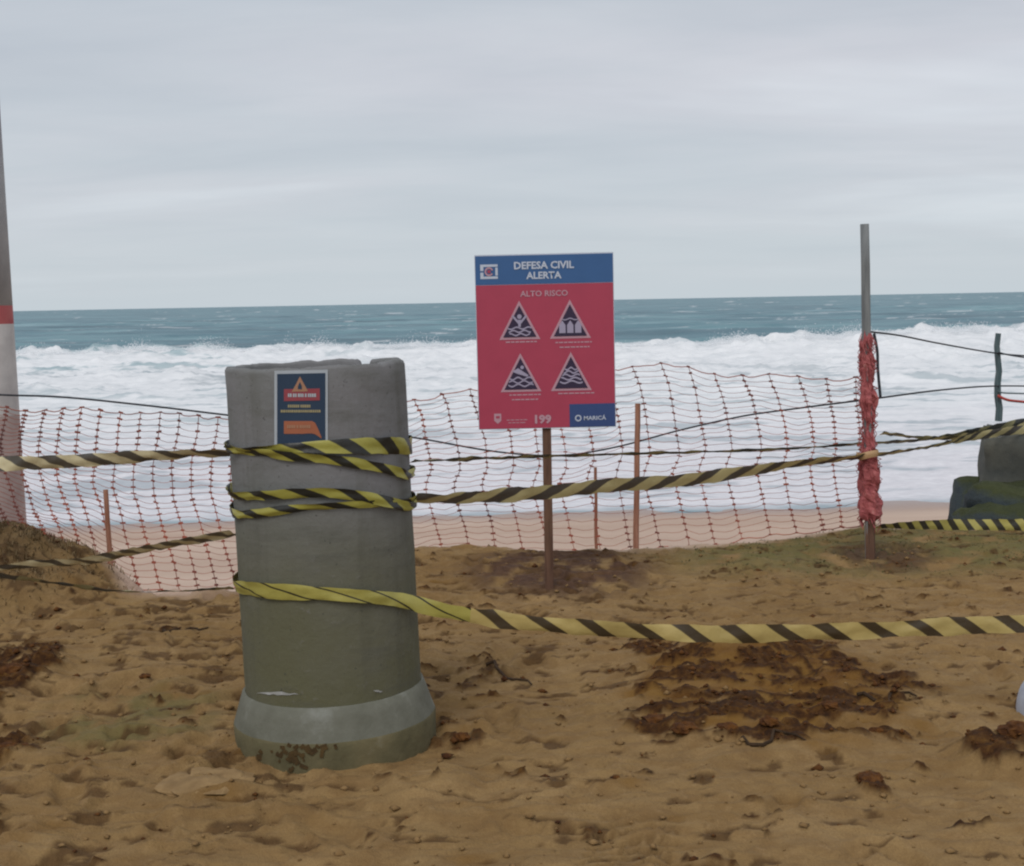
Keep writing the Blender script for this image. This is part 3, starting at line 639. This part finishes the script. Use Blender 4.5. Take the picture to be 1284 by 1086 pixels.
single_stake('wooden_stake', (140, 730), (132.5, 614), 7.75, .0165, M_redwood, 'short stake by the weedy mound left of the concrete pipe', grp='stakes holding the net')
PY = G(1091, 706).y
pb = G(1091, 706); pole = empty('wooden_pole', (pb.x, pb.y, g1(pb.x, pb.y)), 'tallest wooden pole, bare grey top and faded red net bunched on it', 'pole')
mb, _ = stake('pole_shaft', (1091, 706), (1084, 281), PY, .029, M_greywood, '', sides=14); mb.build('shaft', M_greywood, pole, True)
mb, _ = stake('pole_foot', (1091, 706), (1090.5, 645), PY-.004, .033, M_brownwood, ''); mb.build('brown_foot', M_brownwood, pole)
mb = MB(); b = W(1252, 528, 10.35); t = W(1251, 418, 10.35)
mb.tube([b.lerp(t, k/7)+Vector((.008*math.sin(k*1.9), 0, 0)) for k in range(8)], [.028-.001*k for k in range(8)], 7)
o = mb.build('wooden_post', M_greenwood); o.data.transform(Matrix.Translation(-b)); o.location = b
tag(o, 'slim grey green post standing on the grey block at the right edge', 'post')

# painted pole at the left edge
PYL = 8.5; b = W(32, 662, PYL); t = W(0, 160, PYL); br = .15
dirv = (t-b); lean = dirv.x/dirv.z; tr = .0075
cx0 = b.x-br; lp = empty('painted_pole', (cx0, PYL, g1(cx0, PYL)), 'thick pole at the left edge, white with a red band and grey above', 'pole')
Mw = simple('pole_white_paint', (.46, .44, .43), (.60, .58, .56), 6, .7); Mr = simple('pole_red_paint', (.36, .07, .08), (.45, .12, .12), 6, .7)
Mg = simple('pole_grey_concrete', (.33, .335, .35), (.42, .43, .44), 5, .85); Mp = simple('pole_rusty_white_paint', (.36, .27, .25), (.50, .40, .37), 3, .8)
def seg(name, z0, z1, mat):
    mb = MB(); n = 8
    P_ = []
    for i in range(n+1):
        z = z0+(z1-z0)*i/n; h = z-b.z; rr = br-tr*h; P_.append((Vector((b.x+lean*h-rr, PYL, z)), rr))
    mb.tube([p for p, _ in P_], [r for _, r in P_], 28, cap=(name == 'grey_shaft')); mb.build(name, mat, lp, True)
zb = W(16, 406, PYL).z; zt = W(15, 383, PYL).z; zp = W(22, 520, PYL).z
seg('pole_foot', -.6, zp, Mp); seg('white_band', zp, zb, Mw); seg('red_band', zb, zt, Mr); seg('grey_shaft', zt, 7.5, Mg)

# ------------------------------------------------------------------ ROPES
def rope(ctrl, rad, mat, label, n=10, name='rope', hairy=0):
    q = catmull([tuple(W(a, b, Y_)) for a, b, Y_ in ctrl], n); mb = MB(); mb.tube([Vector(p) for p in q], rad, 5)
    o = mb.build(name, mat, None, True); tag(o, label, 'rope'); return o
rope([(-90, 490, 8.0), (0, 495, 7.9), (80, 498, 7.95), (180, 508, 8.05), (290, 521, 8.2), (400, 534, 8.4), (515, 548, 8.6), (620, 566, 8.8), (700, 571, 8.9), (770, 561, 8.95), (850, 540, 8.9), (930, 522, 8.7), (1000, 512, 8.5), (1095, 500, 8.1), (1180, 489, 9.2), (1250, 484, 10.3), (1330, 485, 11)],
     .0062, M_rope, 'long dark rope sagging behind the sign from the left pole to the right edge')
rope([(1092, 416, 8.12), (1130, 421, 8.6), (1180, 431, 9.4), (1250, 443, 10.3), (1300, 447, 11)], .006, M_rope, 'thin rope from the tall pole down to the slim post')
rope([(1252, 442, 10.3), (1270, 446, 10.4), (1330, 455, 10.6)], .006, M_rope, 'short rope slanting down right from the slim post')
rope([(1096, 418, 8.05), (1100, 440, 8.04), (1101, 465, 8.03), (1104, 498, 8.03)], .009, M_rope, 'dark rope end hanging down beside the bunched red net')
rope([(1251, 496, 10.3), (1262, 501, 10.28), (1275, 503, 10.3), (1320, 507, 10.5)], .011, M_redrope, 'red strap tied to the slim post at the right edge')
rope([(1251, 491, 10.32), (1265, 493, 10.3), (1320, 494, 10.5)], .006, M_greenwood, 'pale green cord just above the red strap')

# ------------------------------------------------------------------ SAFETY NET
net = empty('safety_net', W(600, 600, 8.8), 'faded orange plastic safety net strung from the left pole to the tall pole', 'safety net')
Dx = lambda x: float(np.interp(x, [-90, 0, 140, 300, 520, 700, 800, 900, 1000, 1085], [7.6, 7.72, 7.9, 8.2, 8.6, 8.85, 8.9, 8.75, 8.45, 8.12]))
topy = lambda x: float(np.interp(x, [-90, 0, 25, 130, 290, 400, 515, 600, 700, 775, 830, 900, 980, 1040, 1085], [505, 508, 510, 514, 524, 515, 500, 490, 470, 458, 459, 465, 470, 473, 473]))
boty = lambda x: float(np.interp(x, [-90, 0, 60, 120, 150, 230, 300, 400, 520, 600, 700, 800, 900, 1000, 1085], [650, 662, 690, 722, 737, 741, 738, 715, 690, 694, 698, 690, 678, 664, 655]))
cols = []; x = -85.
while x < 1078: cols.append(x); x += float(np.interp(x, [0, 280, 520, 800, 1080], [23, 25, 33, 35.5, 33]))*random.uniform(.93, 1.07)
NR = 28
offL = lambda v: float(np.interp(v, [0, .12, .3, .45, .62, 1], [0, -3, -9, -9, 2, 24])); offR = lambda v: float(np.interp(v, [0, .12, .3, .48, .58, .75, 1], [-9, 0, 9, 14, 6, 14, 26]))
def npnt(i, j, hx=0):
    xc = cols[i] if hx == 0 else cols[i]+(cols[i+1]-cols[i])*hx
    v = j/(NR-1); k = float(sstep(300, 560, np.array(xc))); x = xc+(offL(v)*(1-k)+offR(v)*k)*float(np.interp(xc, [1000, 1085], [1, .15]))
    ty, by = topy(xc), boty(xc); y = ty+(by-ty)*(v+.012*math.sin(xc*.05+v*9))
    x += 2.2*float(perlin(np.array(xc*.013+v*2), np.array(v*4.), 7)); y += 5*float(perlin(np.array(xc*.009), np.array(v*3.), 9)) + 2.2*float(perlin(np.array(xc*.05), np.array(v*9.), 19))
    if hx: y += (1.6 if j else 2.5)*math.sin(math.pi*hx)*(1+float(perlin(np.array(xc*.03), np.array(v*11.), 29)))
    Yd = Dx(xc)+.05*float(perlin(np.array(xc*.02), np.array(v*3.), 11)); return W(x, y, Yd)
def knotbox(mb, p, sx, sz): mb.box(p, (sx*random.uniform(.7, 1.25), .006, sz*random.uniform(.7, 1.3)), Matrix.Rotation(random.uniform(-.3, .5), 3, 'Y'))
for i in range(len(cols)):
    mb = MB(); pts = [npnt(i, j) for j in range(NR)]; mb.tube(pts, .0026, 3, False)
    for p in pts: knotbox(mb, p, .026, .011)
    mb.build('vertical_strand', M_netv, net)
for j in range(NR):
    mb = MB(); pts = []
    for i in range(len(cols)-1):
        for h_ in (0, .25, .5, .75): pts.append(npnt(i, j, h_))
    pts.append(npnt(len(cols)-1, j)); e = pts[-1].copy(); pp = W(1088, 480+j*6.3, PY-.02); pts.append(e.lerp(pp, .5)); pts.append(pp)
    mb.tube(pts, .0036 if j in (0, NR-1) else .0017, 3, False); mb.build('horizontal_strand', M_net, net)
# bunched end on the tall pole
mb = MB(); n = 60; rg = 14
for i in range(n+1):
    k = i/n; p = W(1086.5+4.5*k, 414+243*k, PY); ww = .035+.016*float(perlin(np.array(k*7.), np.array(1.), 2))+(.02*float(sstep(.55, .75, np.array(k)))) - .035*float(sstep(.95, 1, np.array(k)))-.015*float(sstep(.06, 0, np.array(k)))
    for a in range(rg):
        an = 2*math.pi*a/rg; rr = ww*(1+.42*float(perlin(np.array(an*1.6), np.array(k*16.), 5))+.2*math.sin(an*5+k*9)+random.uniform(-.07, .07)); mb.v.append((p.x+rr*math.cos(an), p.y+rr*math.sin(an), p.z+random.uniform(-.003, .003)))
for i in range(n):
    for a in range(rg): q = (a+1) % rg; mb.f.append((i*rg+a, i*rg+q, (i+1)*rg+q, (i+1)*rg+a))
bn = mb.build('bunched_net', M_bunch, pole)
mb = MB()
for k in range(320):
    t_ = random.random(); c0 = W(1086.5+4.5*t_, 416+238*t_, PY); a0 = random.uniform(0, 6.28); r0 = .029+.016*(t_ > .6); z0 = random.uniform(.01, .05)
    pts = [c0+Vector((math.cos(a0)*r0, math.sin(a0)*r0, 0)), c0+Vector((math.cos(a0+.25)*(r0+random.uniform(.01, .035)), math.sin(a0+.25)*(r0+.02), -z0)), c0+Vector((math.cos(a0+.5)*r0, math.sin(a0+.5)*r0, -2*z0))]
    mb.tube(pts, .0028, 3, False)
mb.build('loose_strands', M_bunch, pole)
# tape turn round the bunch
mb = MB(); P_ = [W(1079, 573, PY-.07), W(1090, 570, PY-.085), W(1101, 568, PY-.07)]
ribbon('tape_turn', [P_[0]+Vector((0, .1, 0)), *P_, P_[2]+Vector((0, .1, 0))], [.04]*5, [0]*5, flatmat('tape_cream', (.52, .33, .17)), pole, seed=3)

# ------------------------------------------------------------------ BROKEN CONCRETE BLOCKS AT THE RIGHT
def blocky(name, cpx, size, mat, label, cat, rnd=.1, bump=.04, seed=0, pw=8):
    import bmesh
    bm = bmesh.new(); bmesh.ops.create_cube(bm, size=1); bmesh.ops.subdivide_edges(bm, edges=bm.edges, cuts=14, use_grid_fill=True)
    for v in bm.verts:
        p = v.co.copy(); m_ = max(abs(p.x), abs(p.y), abs(p.z)); l = (abs(p.x)**pw+abs(p.y)**pw+abs(p.z)**pw)**(1/pw); p = p.lerp(p*(.5/l), rnd*3)
        q = Vector((p.x*size[0], p.y*size[1], p.z*size[2]))
        nz = float(fbm(np.array(q.x*2.1+q.z*1.3+seed), np.array(q.y*2.1-q.z*1.7+seed), 4, seed)); v.co = q + p.normalized()*bump*nz
    me = bpy.data.meshes.new(name); bm.to_mesh(me); bm.free(); me.materials.append(mat); me.polygons.foreach_set('use_smooth', [True]*len(me.polygons))
    o = bpy.data.objects.new(name, me); C.objects.link(o); o.location = cpx; tag(o, label, cat); return o
M_blk = simple('old_block_concrete', (.07, .075, .07), (.12, .12, .10), 4, .9, .02)
m = Mat('mossy_rock', rough=.9); a = m.noise(4, 6, .65); g_ = m.n.new('ShaderNodeNewGeometry'); s = m.n.new('ShaderNodeSeparateXYZ'); m.L(g_.outputs['Normal'], s.inputs[0])
rockc = m.ramp(a, [(.35, (.030, .042, .050)), (.65, (.06, .075, .08))]); mo = m.ramp(a, [(.3, (.028, .036, .014)), (.7, (.058, .066, .026))])
m.base(m.mix(m.ramp(m.math('ADD', m.math('MULTIPLY', s.outputs[2], .5), m.math('MULTIPLY', a, .8)), [(.55, 0), (.8, 1)]), rockc, mo)); m.bump(m.noise(14, 5, .6), .03); M_moss = m.m
def block_at(px, yt, yb, Yf, size, extra, *a):      # front left corner and height from the photo, side wall square to it
    p0, p1 = W(px, yt, Yf), W(px, yb, Yf); h_ = p0.z-p1.z+extra; an = R(-21)
    o = blocky(a[0], Vector((0, 0, 0)), (size[0], size[1], h_), *a[1:])
    o.rotation_euler.z = an; o.location = Vector((p0.x, p0.y, p0.z-h_/2)) + Matrix.Rotation(an, 3, 'Z') @ Vector((size[0]/2, size[1]/2, 0)); return o
block_at(1231, 549, 604, 10.1, (1.6, 1.2), .5, 'concrete_block', M_blk, 'squared grey concrete block under the bunched tapes at the right edge', 'concrete block', .1, .05, 3, 12)
block_at(1196, 614, 650, 9.7, (1.6, 1.0), .4, 'mossy_rock', M_moss, 'dark mossy rock below the grey block, behind the fine striped tape', 'rock', .30, .16, 8, 5)
block_at(1186, 640, 660, 9.45, (1.5, .5), .2, 'mossy_rock', M_moss, 'low green rock at the foot of the larger mossy rock', 'rock', .30, .11, 14, 4)
# pale round thing cut by the right edge
mw = simple('whitewash', (.33, .35, .41), (.45, .47, .53), 9, .6, .003); b = G(1273, 918)
blocky('painted_boulder', (b.x+.285, b.y+.16, .01), (.40, .34, .36), mw, 'pale rounded boulder cut off by the right edge, in dark soil', 'boulder', .33, .015, 21, 2.6)

# ------------------------------------------------------------------ LOOSE SOIL, CLODS, STONES, WEEDS
M_clod = simple('dark_red_clod', (.045, .014, .003), (.13, .050, .009), 25, .92, .006)
M_sclod = simple('sandy_clod', (.18, .105, .04), (.27, .165, .068), 25, .92, .006)
M_slab = simple('sand_crust', (.21, .13, .055), (.31, .20, .09), 14, .92, .006)
def scatter(n, fn, x0, x1, y0, y1):
    out = []
    while len(out) < n:
        X_ = rng.uniform(x0, x1, 6000); Y_ = rng.uniform(y0, y1, 6000); k = rng.uniform(0, 1, 6000) < fn(X_, Y_); out += list(zip(X_[k], Y_[k]))
    return np.array(out[:n])
q = scatter(1500, lambda x, y: (masks(x, y)[0]+.35*masks(x, y)[6])*(y < edge_y(x)-.1), -3.2, 3.4, 3.4, 9.3); z = ground_h(q[:, 0], q[:, 1]); s = .003+rng.exponential(.0048, len(q)); s = np.clip(s, .003, .026)
tag(blobs('soil_crumbs', np.stack([q[:, 0], q[:, 1], z+s*.3], -1), s, M_clod, squash=.6), 'loose dark red soil crumbs lying over the dug patches of sand', 'soil', kind='stuff')
q = scatter(2600, lambda x, y: (.5-.5*masks(x, y)[0])*(y < edge_y(x)-.1), -3.2, 3.4, 3.4, 9.3); z = ground_h(q[:, 0], q[:, 1]); s = np.clip(.003+rng.exponential(.0042, len(q)), .003, .02)
tag(blobs('sand_crumbs', np.stack([q[:, 0], q[:, 1], z+s*.3], -1), s, M_sclod, squash=.6), 'small crumbs of sand scattered over the trampled ground', 'sand', kind='stuff')
import bmesh
def clod(name, px, py, w_, h_, mat, label, cat, seed, flat=.6, group=None):
    g = G(px, py); g.z = g1(g.x, g.y)-(.014 if 'slab' in name else 0); bm = bmesh.new(); bmesh.ops.create_icosphere(bm, subdivisions=3, radius=1)
    for v in bm.verts:
        c_ = v.co; f_ = 1+.38*float(fbm(np.array(c_.x*1.7+seed+c_.z), np.array(c_.y*1.7-c_.z*1.1+seed), 4, seed, .6)); v.co = Vector((c_.x*w_/2*f_, c_.y*w_/2*.8*f_, c_.z*h_*f_*flat))
    me = bpy.data.meshes.new(name); bm.to_mesh(me); bm.free(); me.materials.append(mat)
    o = bpy.data.objects.new(name, me); C.objects.link(o); o.location = g; tag(o, label, cat, group); return o
GC = 'dark soil clods on the sand'
for k, (px, py, w_, h_, lab) in enumerate((
    (1090, 988, .085, .035, 'dark clod lying alone on clean sand at the lower right'),
    (820, 915, .10, .035, 'dark red clod at the left front of the dug soil patch'),
    (858, 932, .085, .035, 'dark red clod at the front edge of the dug patch, left of its middle'),
    (912, 928, .08, .035, 'dark red clod at the front middle of the dug patch'),
    (965, 930, .075, .03, 'dark red clod at the front right of the dug patch'),
    (1040, 905, .07, .025, 'dark red clod in the right part of the dug patch'),
    (1098, 926, .05, .022, 'small dark clod just off the right front of the dug patch'),
    (578, 936, .06, .03, 'dark clod beside the right foot of the concrete pipe'),
    (18, 858, .13, .05, 'large dark clod on the heap at the left edge'),
    (12, 938, .12, .04, 'dark clod at the left edge, lower than the heap'),
    (1275, 945, .12, .05, 'dark clod in front of the pale boulder'),
    (182, 856, .05, .015, 'flat dark clod halfway between the left edge and the pipe'),
    (240, 795, .08, .018, 'flat dark clod left of the pipe below its lowest tape'))):
    clod('soil_clod', px, py, w_, h_, M_clod, lab, 'clod', k*3+1, group=GC)
clod('sand_slab', 258, 985, .30, .030, M_slab, 'flat pale slab of crusted sand in front of the pipe at the left', 'slab', 51, .8)
clod('sand_slab', 528, 984, .22, .032, M_slab, 'pale sandy lump in front of the pipe at the right', 'slab', 57, .8)
# dry creeping weed on the mound: blades and runners
M_dry = simple('dry_weed', (.10, .065, .03), (.24, .17, .085), 6, .85); M_grn = simple('dull_green_weed', (.055, .06, .02), (.12, .115, .04), 6, .85)
def weeds(name, q, hmin, hmax, mat, label, wdt=.004):
    mb = MB()
    z = ground_h(q[:, 0], q[:, 1])
    for (x_, y_), z_ in zip(q, z):
        a = random.uniform(0, 6.28); h_ = random.uniform(hmin, hmax); ln = random.uniform(.4, 1.6)*h_; p = Vector((x_, y_, z_-.005)); d_ = Vector((math.cos(a), math.sin(a), 0)); s_ = Vector((-d_.y, d_.x, 0))*wdt
        m1 = p+d_*ln*.4+Vector((0, 0, h_*.75)); t_ = p+d_*ln+Vector((0, 0, h_*random.uniform(.5, 1)))
        mb.add([p-s_, p+s_, m1+s_*.8, m1-s_*.8, t_], [(0, 1, 2, 3), (3, 2, 4)])
    o = mb.build(name, mat); tag(o, label, 'weeds', kind='stuff')
q = scatter(7500, lambda x, y: masks(x, y)[3]*sstep(-.5, .3, fbm(x*4, y*4, 3, 3)), -4.6, -2.0, 6.6, 8.3)
weeds('dry_weeds', q, .008, .045, M_dry, 'dry brown creeping weeds matted over the mound at the left', .003)
q = scatter(5200, lambda x, y: masks(x, y)[2]*sstep(-.1, .5, fbm(x*5, y*5, 3, 3)), .4, 4.5, 7.0, 9.6)
weeds('sparse_grass', q, .004, .018, M_grn, 'sparse dull grass on the bank around the tall pole', .003)
# twigs and roots
M_twig = simple('dark_root', (.03, .017, .008), (.07, .04, .02), 20, .9)
for k, (x0, y0, x1, y1, lab) in enumerate(((610, 836, 668, 862, 'dark root lying on the sand right of the pipe, pointing to the soil patch'), (1075, 892, 1150, 886, 'dark twig on the sand right of the dug patch'), (930, 944, 1010, 938, 'thin dark twig along the front of the dug patch'), (205, 803, 262, 797, 'dark twig on the sand left of the pipe'))):
    a = G(x0, y0); b = G(x1, y1); mb = MB(); P_ = []
    for i in range(8):
        t_ = i/7; p = a.lerp(b, t_); p.x += .01*math.sin(i*2.3+k); p.y += .04*math.sin(i*1.3+k); p.z = g1(p.x, p.y)+.006; P_.append(p)
    mb.tube(P_, [.009-.0008*i for i in range(8)], 6); o = mb.build('twig', M_twig); tag(o, lab, 'twig')
